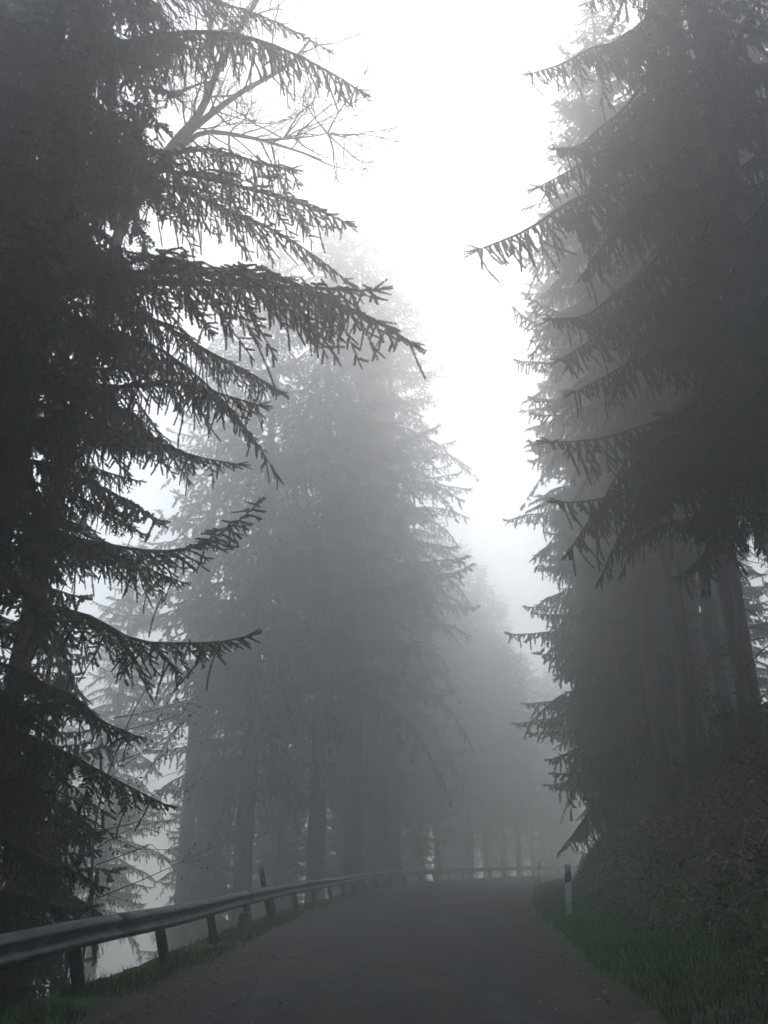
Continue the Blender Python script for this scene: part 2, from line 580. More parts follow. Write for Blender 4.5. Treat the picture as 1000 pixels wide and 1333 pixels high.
# ------------------------------------------------------------------ spruce branches
def branch_geo(seed, L, shape, lod, comb=0.0, wid=0.27, dense=1.0):
    """one bough growing along +x; shape = (a, b, c) of its height z = L (a t + b t^2 + c t^3)"""
    rng = np.random.default_rng(seed)
    g = Geo()
    a, b, c = shape
    wy = rng.uniform(-.07, .07, 2)
    wz = rng.uniform(-.022, .022, 2)
    cl = rng.uniform(0, 6, 3)

    def P(t):
        t = np.asarray(t, float)
        return np.stack([L * t * (1 - 0.06 * t), L * (wy[0] * np.sin(3 * t) + wy[1] * np.sin(7 * t)), L * (a * t + b * t * t + c * t ** 3 + (wz[0] * np.sin(9 * t) + wz[1] * np.sin(17 * t)) * t * (1 - t) * 2)], -1)
    tt = np.linspace(0, 1, 14 if lod == 0 else 7)
    r0 = 0.0085 * L + 0.006
    g.tube(P(tt), r0 * (1 - tt) ** .8 + 0.0035, 6 if lod == 0 else 4, 0)
    step = (0.050, 0.115, 0.22)[lod] / dense
    tstep = (0.052, 0.115, 0.22)[lod] / dense
    tlen = (0.19, 0.25, 0.36)[lod]
    so, sd, sl = [], [], []
    t = 0.13
    side = 1
    while t < 0.995:
        o = P(t)
        fw = P(min(t + .02, 1.0)) - P(t - .02)
        fw /= np.linalg.norm(fw)
        lat = np.cross([0, 0, 1.0], fw)
        lat /= np.linalg.norm(lat)
        A = rng.uniform(.75, 1.15)
        ln = (L * wid * (0.45 + 0.55 * min(1, t / .3)) * (1 - t) ** .7 + 0.10) * rng.uniform(.55, 1.2) * (1 - .35 * comb)
        ln *= .78 + .34 * math.sin(L * 5 * t + cl[0]) * math.sin(L * 2.1 * t + cl[1] + side)
        q_ = rng.random()
        if q_ < .13:
            ln *= .35
        elif q_ > .93:
            ln *= 1.55
        d = fw * math.cos(A) + lat * side * math.sin(A) * (1 - .4 * comb) + np.array([0, 0, -1.0]) * (rng.uniform(.05, .35) + .5 * comb)
        d /= np.linalg.norm(d)
        gr = rng.uniform(.15, .45) + .4 * comb
        m = max(3, math.ceil(ln / .17)) if lod == 0 else 4
        uu = np.linspace(0, 1, m + 1)
        path = o + ln * (uu[:, None] * d - np.array([0, 0, 1.0]) * (gr * uu ** 2)[:, None] * .6)
        if lod < 2:
            g.tube(path, np.linspace(.0065, .0025, m + 1) * (1 if lod == 0 else 2), 3, 0, cap=False)
        for i in range(m):
            if i == 0 and rng.random() < .5 and t < .4:
                continue
            so.append(path[i]); sd.append(path[i + 1] - path[i]); sl.append(np.linalg.norm(path[i + 1] - path[i]) * 1.1)
        n = max(1, int(ln / tstep))
        for k in range(n):
            u = (k + rng.uniform(.3, 1)) / (n + .5)
            po = o + ln * (u * d - np.array([0, 0, 1.0]) * gr * u * u * .6)
            sgn = 1 if k % 2 else -1
            la2 = np.cross(d, [0, 0, 1.0])
            la2 /= np.linalg.norm(la2) + 1e-9
            if rng.random() < comb:
                dd = np.array([rng.normal(0, .24), rng.normal(0, .24), -1.0]) + d * rng.uniform(0, .5)
                l2 = tlen * (.6 + 3.4 * rng.random() ** 1.7) * (1 - .5 * t)
                q = po.copy()
                kk = max(1, math.ceil(l2 / .17))
                for _ in range(kk):                     # a long hanging tassel
                    so.append(q.copy()); sd.append(dd.copy()); sl.append(l2 / kk * 1.05)
                    q = q + dd / np.linalg.norm(dd) * l2 / kk
                    dd = dd + rng.normal(0, .1, 3)
            else:
                dd = d * rng.uniform(.5, .9) + la2 * sgn * rng.uniform(.5, .9) + np.array([0, 0, -1.0]) * rng.uniform(-.1, .55)
                l2 = tlen * rng.uniform(.55, 1.25) * (1 - .4 * u)
                so.append(po); sd.append(dd); sl.append(l2)
        side = -side
        t += step / L * rng.uniform(.7, 1.3)
    # the leading shoot itself is needled, and splits in three at the tip
    for t0 in np.arange(.5, 1, tlen / L):
        so.append(P(t0)); sd.append(P(min(1, t0 + .05)) - P(t0)); sl.append(tlen * 1.1)
    for k in (-.6, 0, .6):
        so.append(P(.985)); sd.append(P(1.0) - P(.96) + np.array([0, k * .04 * L, .006 * L])); sl.append(tlen * .9)
    so, sd, sl = np.array(so), np.array(sd), np.array(sl)
    if lod == 0:
        g.sprigs(so, sd, sl, 9, .027, .022, rng)
    elif lod == 1:
        g.sprigs(so, sd, sl, 4, .058, .062, rng)
    else:
        g.sprigs(so, sd, sl, 3, .10, .12, rng)
    g.tip = P(1.0)
    return g


SHAPES = {'fan': (0.10, -0.42, 0.27), 'droop': (0.16, -0.40, -0.06), 'swept': (-0.22, -0.12, 0.38), 'level': (0.12, -0.25, 0.12), 'hang': (0.10, -0.55, -0.35), 'rise': (0.30, -0.2, 0.12)}
TIPS = {k: np.array([0.94, 0, sum(v)]) for k, v in SHAPES.items()}

HI = {}


def hi_branch(shape, comb, k, L=3.6, dense=1.0):
    key = (shape, comb, k, L)
    if key not in HI:
        g = branch_geo(1000 + 37 * len(HI), L, SHAPES[shape], 0, comb, 0.27 if comb > .5 else 0.32, dense)
        HI[key] = (g.mesh('spruce_branch', [M_BARK, M_NEEDLE]), g.tip)
    return HI[key]


def place_branch(root, mesh, tip, attach, target, roll=0.0):
    """hang a bough on a tree so that it grows from attach to target (both in the tree's own frame)"""
    v = np.asarray(target, float) - np.asarray(attach, float)
    s = np.linalg.norm(v) / np.linalg.norm(tip)
    az = math.atan2(v[1], v[0])
    p_v = math.atan2(v[2], math.hypot(v[0], v[1]))
    p_t = math.atan2(tip[2], math.hypot(tip[0], tip[1]))
    az -= math.atan2(tip[1], tip[0])
    o = bpy.data.objects.new('branch', mesh)
    COL.objects.link(o)
    o.parent = root
    o.location = attach
    o.rotation_euler = (Matrix.Rotation(az, 3, 'Z') @ Matrix.Rotation(-(p_v - p_t), 3, 'Y') @ Matrix.Rotation(roll, 3, 'X')).to_euler()
    o.scale = (s, s, s)
    return o


def trunk_geo(seed, H, r, dead=10, z_dead=(2, 8), sides=14, wobble=.05):
    rng = np.random.default_rng(seed)
    g = Geo()
    z = np.concatenate([[-1.2, 0, .12, .3, .6, 1.0], np.arange(2, H, 1.0), [H]])
    ph = rng.uniform(0, 6, 4)
    lean = rng.normal(0, .004, 2)
    def cx(z):
        zz = np.clip(z, 0, None)
        return np.stack([wobble * np.sin(zz * .23 + ph[0]) + .02 * np.sin(zz * 1.1 + ph[1]) + lean[0] * zz, wobble * np.sin(zz * .19 + ph[2]) + lean[1] * zz, z], -1)
    rad = r * np.clip(1 - z / H, 0, 1) ** .75 * (1 + .55 * np.exp(-np.clip(z, 0, None) * 2.6)) + .012
    rad[0] = rad[1] * 1.1
    g.tube(cx(z), rad, sides, 0)
    # dead stubs and bare lower limbs
    for _ in range(dead):
        z0 = rng.uniform(*z_dead)
        a = rng.uniform(0, 2 * PI)
        ln = rng.uniform(.4, 2.2)
        d = np.array([math.cos(a), math.sin(a), rng.uniform(-.5, .15)])
        u = np.linspace(0, 1, 5)[:, None]
        base = cx(np.array(z0))
        pts = base + d * ln * u + np.array([0, 0, -.25 * ln]) * u ** 2 + rng.normal(0, .02, (5, 3)) * u
        g.tube(pts, np.linspace(.022, .005, 5), 4, 0)
        for _k in range(rng.integers(1, 4)):
            q = pts[rng.integers(1, 4)]
            e = d * rng.uniform(.2, .5) + rng.normal(0, .25, 3)
            g.tube(np.stack([q, q + e * .5, q + e + [0, 0, -.1]]), [.008, .006, .003], 3, 0)
    return g


def crown_geo(seed, H, z0, Lmax, lod, n, comb=.2, taper=.75, sparse_low=True, cap=None, wid=.32, dense=1.0):
    """a whole crown for trees further off: many boughs of a few kinds, thinning to the leader"""
    rng = np.random.default_rng(seed)
    kinds = []
    for k, sh in enumerate(('fan', 'droop', 'level', 'fan', 'hang')):
        for L in (1.3, 2.6, 3.8):
            kinds.append((L, sh, branch_geo(seed * 91 + k * 7 + int(L * 10), L, SHAPES[sh], lod, comb, wid, dense).arrays()))
    g = Geo()
    az = rng.uniform(0, 6)
    for i in range(n):
        f = (i + rng.uniform(0, .9)) / n
        zz = z0 + (H - z0 - .3) * (1 - (1 - f) ** 1.08)
        L = Lmax * (1 - (zz - z0) / (H - z0 + .5)) ** taper * rng.uniform(.62, 1.15) + .25
        if sparse_low and f < .12:
            L *= rng.uniform(.5, 1)
        az += 2.399 + rng.normal(0, .25)
        if cap is not None:                      # the side towards the open road has shorter boughs
            tw = max(0.0, math.cos(az - cap[0]))
            L = L * (1 - tw) + min(L, cap[1] * (1 - .5 * f)) * tw
        c = [k for k in kinds if abs(k[0] - L) == min(abs(q[0] - L) for q in kinds)]
        L0, sh, (v, fc, m, col) = c[rng.integers(len(c))]
        s = L / L0
        pit = rng.normal(0, .10) + (.35 * f - .08)
        cp, sp = math.cos(pit), math.sin(pit)
        ca, sa = math.cos(az), math.sin(az)
        Rm = np.array([[ca, -sa, 0], [sa, ca, 0], [0, 0, 1]]) @ np.array([[cp, 0, -sp], [0, 1, 0], [sp, 0, cp]])
        vv = v @ Rm.T * s + np.array([0, 0, zz])
        g.v.append(vv); g.f.append(fc + g.n); g.m.append(m); g.c.append(col); g.n += len(vv)
    # leader
    g.sprigs(np.array([[0, 0, H - .9], [0, 0, H - .45]]), np.array([[0, 0, 1.], [0, 0, 1.]]), np.array([.6, .6]), 6, .1, .08, rng)
    return g


# ------------------------------------------------------------------ the two great spruces that frame the view
def great_spruce(name_label, x, y, H, r, heroes, fill, seed, crown, drop=0.12):
    z = gz(x, y) - drop
    root = thing('spruce_tree', name_label, 'tree', (x, y, z))
    link('trunk', trunk_geo(seed, H, r, 9, (2, 7), 18).mesh('trunk', [M_BARK], True), root)
    link('crown', crown.mesh('crown', [M_BARK, M_NEEDLE]), root)
    rng = np.random.default_rng(seed)
    for (az_, shape, cb, tip, k) in heroes:
        me, tp = hi_branch(shape, cb, k)
        place_branch(root, me, tp, (0, 0, az_ - z), (tip[0] - x, tip[1] - y, tip[2] - z), rng.uniform(-.12, .12))
    for (zz, az, L, pitch, shape, cb) in fill:
        me, tp = hi_branch(shape, cb, int(rng.integers(5)))
        t = np.array([math.cos(az) * math.cos(pitch), math.sin(az) * math.cos(pitch), math.sin(pitch)]) * L
        place_branch(root, me, tp, (0, 0, zz - z), t + np.array([0, 0, zz - z]), rng.uniform(-.2, .2))
    return root


rng = np.random.default_rng(77)
A_XY = (-5.5, 11.1)
heroes_a = [
    (9.75, 'droop', .15, (0.45, 10.6, 8.42), 0),
    (11.7, 'droop', .15, (-0.56, 10.8, 10.81), 1),
    (11.9, 'hang', .35, (-0.45, 11.3, 10.05), 0),
    (10.2, 'fan', .15, (-0.08, 10.2, 9.04), 1),
    (8.8, 'hang', .6, (-1.42, 10.3, 6.07), 1),
    (5.75, 'swept', .1, (-1.71, 10.6, 5.83), 0),
    (5.15, 'swept', .1, (-1.72, 10.8, 4.05), 1),
    (3.1, 'level', .1, (-2.65, 11.0, 1.95), 0),
    (14.9, 'droop', .6, (-0.39, 10.4, 13.38), 0),
    (16.4, 'hang', .6, (-0.95, 11.0, 15.0), 1),
    (3.9, 'level', .1, (-2.98, 10.5, 2.71), 1),
    (5.6, 'level', .1, (-2.84, 11.5, 4.97), 0),
    (7.4, 'fan', .15, (-2.1, 11.2, 6.7), 2),
    (8.2, 'fan', .3, (-1.75, 10.7, 7.4), 0),
    (9.2, 'droop', .3, (-1.6, 11.6, 8.2), 2),
    (12.9, 'fan', .3, (-1.5, 10.9, 12.0), 1),
]
fill_a = []
zz = 0.0
while zz < 25 and len(fill_a) < 80:
    az = rng.uniform(0, 2 * PI)
    to_road = max(0.0, math.cos(az))                      # boughs on the road side are the shorter ones
    L = (4.2 * (1 - (zz / 29)) + .3) * rng.uniform(.75, 1.1)
    L = L * (1 - to_road) + min(L, 2.1 if zz < 7 else 2.5) * to_road
    sh = rng.choice(['fan', 'droop', 'level', 'fan'])
    fill_a.append((zz, az, L, rng.uniform(-.45, -.05), sh, float(rng.choice([.1, .3]))))
    zz += rng.uniform(.2, .42)
great_spruce('huge dark spruce at the left picture edge with boughs reaching over the road', A_XY[0], A_XY[1], 29, .36, heroes_a, fill_a, 21, crown_geo(61, 29, 8.2, 3.7, 1, 165, .3, .7, False, (0.0, 2.1), .34, 1.25))

B_XY = (7.1, 13.6)
heroes_b = [
    (20.9, 'fan', .92, (4.41, 13.0, 18.82), 0),
    (19.3, 'fan', .92, (3.08, 13.0, 16.72), 1),
    (18.3, 'fan', .92, (3.49, 13.3, 14.9), 2),
    (16.3, 'fan', .92, (2.99, 13.0, 13.6), 0),
    (15.6, 'fan', .92, (1.76, 13.0, 12.09), 1),
    (13.6, 'fan', .92, (3.07, 13.2, 10.58), 2),
    (12.4, 'fan', .92, (3.25, 13.6, 10.0), 0),
    (10.6, 'swept', .9, (2.8, 13.0, 8.0), 0),
    (9.6, 'swept', .9, (2.89, 13.0, 6.85), 1),
    (8.9, 'droop', .92, (2.96, 12.8, 5.89), 0),
    (8.4, 'hang', .92, (3.39, 13.0, 5.38), 1),
    (8.0, 'hang', .9, (5.1, 12.5, 6.04), 0),
    (9.4, 'droop', .9, (4.5, 12.5, 7.11), 0),
    (11.2, 'hang', .9, (3.9, 12.6, 8.6), 1),
    (14.2, 'droop', .9, (3.7, 12.7, 11.3), 0),
    (17.3, 'droop', .92, (3.9, 12.9, 13.0), 1),
    (9.7, 'droop', .92, (3.5, 13.1, 6.5), 2),
    (8.3, 'hang', .92, (3.9, 12.8, 5.55), 2),
    (9.2, 'fan', .92, (3.9, 12.6, 6.9), 3),
    (10.9, 'fan', .92, (3.3, 12.9, 8.9), 4),
]
fill_b = []
zz = 6.6
while zz < 27 and len(fill_b) < 82:
    az = rng.uniform(0, 2 * PI)
    to_road = max(0.0, -math.cos(az))
    L = (4.6 * (1 - ((zz - 6) / 25)) + .4) * rng.uniform(.7, 1.1)
    L = L * (1 - to_road) + min(L, 3.1) * to_road
    sh = rng.choice(['droop', 'level', 'hang', 'droop'])
    fill_b.append((zz, az, L, rng.uniform(-.6, -.12), sh, .9))
    zz += rng.uniform(.16, .34)
great_spruce('tall spruce on the right bank with hanging tassels on its long boughs', B_XY[0], B_XY[1], 30, .34, heroes_b, fill_b, 22, crown_geo(62, 28, 5.2, 4.2, 1, 165, .85, .7, False, (PI, 2.1), .3, 1.2))

# ------------------------------------------------------------------ the other trees
def tree(label, x, y, trunk_me, crown_me, s=1.0, rz=0.0, group=None, name='spruce_tree', sz=None):
    root = thing(name, label, 'tree', (x, y, gz(x, y) - .15), rz, group)
    root.scale = (s, s, sz or s)
    link('trunk', trunk_me, root)
    if crown_me is not None:
        link('crown', crown_me, root)
    return root


BM = [M_BARK, M_NEEDLE]
C_MID_A = crown_geo(41, 30, 7, 4.4, 1, 180, .3, .6).mesh('crown', BM)
C_MID_B = crown_geo(42, 30, 11, 4.0, 1, 140, .45, .65).mesh('crown', BM)
C_LOW = crown_geo(43, 26, .5, 4.0, 1, 330, .45, .55, True, None, .32, 1.2).mesh('crown', BM)
C_FAR_A = crown_geo(44, 34, 9, 5.4, 1, 190, .3, .52).mesh('crown', BM)
C_FAR_B = crown_geo(45, 34, 13, 4.6, 2, 170, .3, .65).mesh('crown', BM)
C_YOUNG = crown_geo(46, 9, .4, 2.3, 1, 110, .6, .8).mesh('crown', BM)
T_MID_A = trunk_geo(51, 30, .33, 26, (2, 11)).mesh('trunk', [M_BARK], True)
T_MID_B = trunk_geo(52, 30, .28, 30, (2, 13)).mesh('trunk', [M_BARK], True)
T_FAR_A = trunk_geo(53, 34, .40, 24, (2, 13), 10).mesh('trunk', [M_BARK], True)
T_FAR_B = trunk_geo(54, 34, .34, 24, (2, 15), 10).mesh('trunk', [M_BARK], True)
T_LOW = trunk_geo(55, 26, .30, 4, (1, 3)).mesh('trunk', [M_BARK], True)
T_YOUNG = trunk_geo(56, 9, .14, 8, (.5, 3), 8, .03).mesh('trunk', [M_BARK], True)
T_SLIM = trunk_geo(59, 30, .235, 34, (2, 11)).mesh('trunk', [M_BARK], True)
T_THIN = trunk_geo(57, 17, .13, 26, (2, 10), 8, .07).mesh('trunk', [M_BARK], True)
C_THIN = crown_geo(58, 17, 10.5, 1.8, 2, 34, .2).mesh('crown', BM)

for (label, x, y, t, c, s, rz) in [
    # left of the road, on the falling slope
    ('dark spruce standing close behind the huge spruce at the left edge', -8.9, 13.8, T_MID_A, C_MID_B, 1.0, .4),
    ('dense dark spruce filling the upper left corner', -10.2, 18.0, T_MID_B, C_MID_A, 1.05, 2.1),
    ('pale straight trunk alone in bright fog beyond the near guardrail', -10.92, 50.4, T_FAR_B, C_FAR_B, 1.30, 1.0),
    ('dark trunk just right of the pale one, behind the leaning reflector post', -6.96, 45.6, T_MID_A, C_MID_A, 1.51, 3.3),
    ('stout tall spruce with the broad fog grey crown left of the road', -3.5, 47.5, T_FAR_A, C_FAR_A, 1.33, 1.4),
    ('spruce right of the stout one, its trunk half lost in fog', -2.10, 62.4, T_FAR_B, C_FAR_A, 1.32, 2.6),
    ('tallest pale spruce whose faint top rises highest left of the sky gap', -1.7, 51.5, T_FAR_A, C_FAR_A, 1.42, 3.0),
    ('very tall pale spruce at the left edge of the sky gap', .6, 58, T_FAR_B, C_FAR_A, 1.42, .9),
    ('spruce whose trunk rises where the near rail runs out', -0.48, 68.4, T_FAR_A, C_FAR_A, 1.07, 4.0),
    ('foggy spruce behind the far bend of the rail, left one', 2.40, 73.2, T_FAR_B, C_FAR_A, 1.00, 5.0),
    ('foggy spruce behind the far bend of the rail, slim trunk', 4.92, 80.4, T_FAR_B, C_FAR_B, 0.93, 1.9),
    ('dark far trunk in the middle of the road axis', 8.40, 88.8, T_FAR_A, C_FAR_B, 1.00, .8),
    ('slim far trunk against the bright gap', 11.16, 100.8, T_FAR_B, C_FAR_B, 1.07, 2.9),
    ('far trunk right of the bright gap', 12.24, 93.6, T_FAR_A, C_FAR_B, 0.95, 4.4),
    ('far trunk standing behind the end of the visible rail', 13.44, 91.2, T_FAR_A, C_FAR_B, 0.86, 5.9),
    # right of the road, on the bank
    ('full green spruce branched almost to the ground on the right bank', 10.7, 38.5, T_LOW, C_LOW, 1.34, 2.2),
    ('bare dark trunk at the top of the bank, leftmost on the right', 8.3, 26, T_SLIM, C_MID_B, 1.0, .5),
    ('bare trunk with dead twigs right of the leftmost one on the bank', 8.3, 23.6, T_SLIM, C_MID_B, 1.0, 4.2),
    ('pale trunk deeper in the wood on the right', 13.5, 36, T_FAR_A, C_MID_B, .95, 1.2),
]:
    tree(label, x, y, t, c, s, rz)

tree('second full spruce half hidden behind the green one on the right bank', 13.6, 44.0, T_LOW, C_LOW, 1.2, .6)
for k, (x, y, s) in enumerate([(23, 42, .9), (18, 52, .8), (26, 33, .7), (14.0, 55, .85), (20.5, 36, .9), (18.6, 46, 1.0)]):
    tree('bushy spruce closing the gloom deep in the right wood', x, y, T_LOW, C_LOW, s, k * 1.9, 'bushy spruces deep in the right wood')
for (x, y, s, rz, lab) in [
    (9.9, 27.0, 1.0, .3, 'thin dead-twigged trunk between the bare trunks on the bank'),
    (8.4, 20.2, 1.15, 1.9, 'near slender trunk of a close pair above the bank bushes'),
    (9.1, 21.6, .95, 3.7, 'thinner trunk of the close pair above the bank bushes'),
    (10.0, 22.8, 1.2, 5.2, 'slender trunk near the right picture edge above the bank'),
]:
    tree(lab, x, y, T_THIN, C_THIN, s, rz)

for k, (x, y, s) in enumerate([(12.0, 30, 1.0), (15.5, 32, .9), (16.5, 40, 1.0), (12.6, 44, .95), (18.5, 27, 1.0), (14.4, 24, .9), (11.6, 37, .9), (17.5, 21, 1.0), (22, 35, 1.1), (13.0, 26.5, .9), (10.9, 25.2, .8), (16.4, 28.5, .9), (12.2, 33.5, .9)]):
    tree('grey spruce trunk deep in the foggy wood above the right bank', x, y, T_SLIM, [C_MID_B, C_FAR_B][k % 2], s, k * 1.7, 'trunks deep in the right wood')
for k, (x, y, s) in enumerate([(-16, 52, .9), (-10, 62, .95), (-24, 62, .9), (-6.5, 58, 1.0), (-5, 70, 1.0), (0, 78, 1.0)]):
    tree('faint spruce far down the foggy slope beyond the guardrail', x, y, [T_FAR_A, T_FAR_B][k % 2], [C_FAR_A, C_FAR_B][k % 2], s, k * 2.3, 'faint spruces on the left slope')
for k, (x, y, s) in enumerate([(17, 104, 1.0), (20, 109, .95), (5.0, 84, 1.25), (8.6, 98, 1.38), (12.2, 106, 1.4), (15.6, 116, 1.4), (2.5, 92, 1.3), (24, 118, 1.1), (10.4, 120, 1.4)]):
    tree('faintest spruce in the fog past the end of the road', x, y, [T_FAR_A, T_FAR_B][k % 2], [C_FAR_B, C_FAR_A][k % 2], s, k * 2.9, 'faintest spruces past the road end')

for k, (x, y, s) in enumerate([(-7.6, 4.5, 1.1), (-6.4, -7, 1.1), (-12, 8, 1.0), (12.5, 11.5, 1.0), (11, 2, 1.1)]):  # spruces added round the camera, mostly out of view, shading near fog and road
    tree('tall spruce added beside the near road to shade the fog', x, y, [T_MID_A, T_MID_B][k % 2], C_MID_A if x < 0 else C_MID_B, s, k * 1.3, 'spruces added to shade the near road')

for (x, y, s, lab) in [
    (-8.9, 48.6, 0.54, 'low bushy spruce between the pale trunk and the dark one next to it'),
    (-0.7, 61.2, 0.50, 'low bushy spruce in front of the trunk right of the stout one'),
    (-6.4, 60, .62, 'low bushy spruce in the gap right of the dark trunk behind the leaning post'),
    (-8.6, 66, .66, 'faint low bushy spruce farther down behind the dark trunk'),
    (-3.1, 72.0, 0.74, 'faint low bushy spruce in the gap left of the far rail'),
    (2.6, 81.6, 0.72, 'faint low bushy spruce behind the middle of the far rail'),
    (7.2, 96.0, 0.74, 'faint low bushy spruce behind the right part of the far rail'),
    (-11.4, 55.2, 0.72, 'low bushy spruce deeper on the slope behind the pale trunk'),
]:
    tree(lab, x, y, T_LOW, C_LOW, s, x)

tree('young spruce with drooping sprays behind the near guardrail at left', -6.6, 16.5, T_YOUNG, C_YOUNG, 1.0, .3)
tree('small bushy spruce in the dark lower left corner behind the rail', -5.6, 8.7, T_YOUNG, C_YOUNG, .55, 2.3)
tree('sparse young spruce lower on the slope below the guardrail', -8.4, 21.5, T_YOUNG, C_YOUNG, .95, 4.1)

# ------------------------------------------------------------------ bare broadleaf tree high behind the left spruce
def limb(g, pts, r0, r1, sides=8):
    P = smooth_path(pts, .25)
    g.tube(P, np.linspace(r0, r1, len(P)), sides, 0)
    return P


def twigs(g, P, r, n, ln, rng, depth=2, upb=.25):
    if depth == 0:
        return
    for _ in range(n):
        i = int(len(P) * rng.uniform(.25, .98))
        i = min(max(i, 1), len(P) - 2)
        t = P[i + 1] - P[i - 1]
        t = t / np.linalg.norm(t)
        d = t * rng.uniform(.4, .9) + rng.normal(0, .55, 3) + np.array([0, 0, upb])
        d /= np.linalg.norm(d)
        L = ln * rng.uniform(.5, 1.2)
        m = 6
        q = [P[i]]
        for _k in range(m):
            d = d + rng.normal(0, .16, 3) + np.array([0, 0, .05])
            d /= np.linalg.norm(d)
            q.append(q[-1] + d * L / m)
        q = np.array(q)
        g.tube(q, np.linspace(r, r * .3, len(q)), 4, 0, cap=False)
        twigs(g, q, r * .45, max(2, int(n * .55)), ln * .5, rng, depth - 1, upb)


bx, by = -6.7, 14.9
bz = gz(bx, by)
root = thing('bare_tree', 'leafless grey broadleaf tree with forked limbs high behind the left spruce', 'tree', (bx, by, bz - .1))
g = Geo()
trunk_pts = [(0, 0, -.5), (.1, 0, 5), (.4, -.1, 10), (.9, -.25, 13.5 - bz), (1.46, -.38, 15.23 - bz)]
limb(g, trunk_pts, .24, .11, 12)
link('trunk', g.mesh('trunk', [M_BARK], True), root)
lrng = np.random.default_rng(8)
for pts, r0, r1 in [
    ([(-5.24, 14.52, 15.23), (-4.74, 14.40, 16.24), (-4.21, 14.40, 17.23), (-3.82, 14.40, 18.87), (-3.32, 14.40, 20.35), (-2.88, 14.40, 21.55)], .11, .05),
    ([(-5.24, 14.52, 15.23), (-4.80, 14.40, 15.95), (-4.35, 14.40, 16.70), (-3.38, 14.48, 17.89), (-2.33, 14.56, 18.87), (-1.76, 14.56, 19.79)], .10, .03),
    ([(-4.88, 14.48, 15.79), (-4.48, 14.40, 16.27), (-3.99, 14.32, 16.54), (-2.94, 14.24, 16.29), (-1.89, 14.24, 15.90), (-1.28, 14.24, 15.61)], .07, .015),
    ([(-2.72, 14.24, 16.23), (-2.08, 14.16, 16.19), (-1.52, 14.16, 16.27), (-0.95, 14.24, 16.51)], .03, .008),
    ([(-3.92, 14.40, 18.59), (-4.16, 14.48, 19.47), (-4.24, 14.56, 20.67), (-4.08, 14.64, 21.87)], .06, .03),
]:
    g = Geo()
    P = limb(g, [(a - bx, b - by, c - bz) for a, b, c in pts], r0, r1)
    twigs(g, P, max(.024, r1 * .7), 13, 2.0, lrng, 3, .0)
    link('limb', g.mesh('limb', [M_BARK], True), root)

# small beech sapling behind the rail, a few leaves still on it
LEAFCOL = np.array([[.07, .05, .025], [.05, .052, .02], [.09, .065, .03]])
sx, sy = -4.9, 15.2
sz_ = gz(sx, sy)
root = thing('beech_sapling', 'thin beech sapling with small leaves behind the guardrail near the left spruce', 'sapling', (sx, sy, sz_ - .05))
srng = np.random.default_rng(31)
g = Geo()
limb(g, [(0, 0, -.3), (.1, 0, 2), (.0, .1, 3.6), (.3, .15, 5.0), (.8, .1, 6.2)], .04, .006, 6)
link('trunk', g.mesh('trunk', [M_BARK_PALE], True), root)
gb = Geo()
gl = Geo()
for zb in np.linspace(2.0, 5.2, 13):
    a = srng.uniform(-.9, .9) if srng.random() < .75 else srng.uniform(1.5, 4.5)
    L = srng.uniform(.9, 1.9)
    d = np.array([math.cos(a), math.sin(a), .35])
    P = limb(gb, [np.array([.1, .05, zb]), np.array([.1, .05, zb]) + d * L * .5 + srng.normal(0, .05, 3), np.array([.1, .05, zb]) + d * L], .012, .004, 4)
    q0 = []
    for _ in range(7):
        i = srng.integers(1, len(P))
        e = d * .3 + srng.normal(0, .25, 3)
        gb.tube(np.stack([P[i], P[i] + e * .5, P[i] + e]), [.005, .004, .002], 3, 0, cap=False)
        for u in (.5, .75, 1.0, 1.0):
            q0.append(P[i] + e * u)
    q0 = np.array(q0)
    gl.leaves(q0, srng.normal(size=(len(q0), 3)), srng.normal(0, .5, (len(q0), 3)) + [0, 0, -.4], srng.uniform(.04, .08, len(q0)), LEAFCOL[srng.integers(0, 3, len(q0))])
link('branches', gb.mesh('branches', [M_BARK_PALE]), root)
link('foliage', gl.mesh('foliage', [M_LEAF], tint=True), root)

# ------------------------------------------------------------------ guardrail
tL, nL = normals2(RAIL_LINE)
sL = np.concatenate([[0], np.cumsum(np.linalg.norm(np.diff(RAIL_LINE, axis=0), axis=1))])


def rail_at(s):
    p = np.array([np.interp(s, sL, RAIL_LINE[:, k]) for k in (0, 1)])
    n = np.array([np.interp(s, sL, nL[:, k]) for k in (0, 1)])
    n /= np.linalg.norm(n)
    return p, n


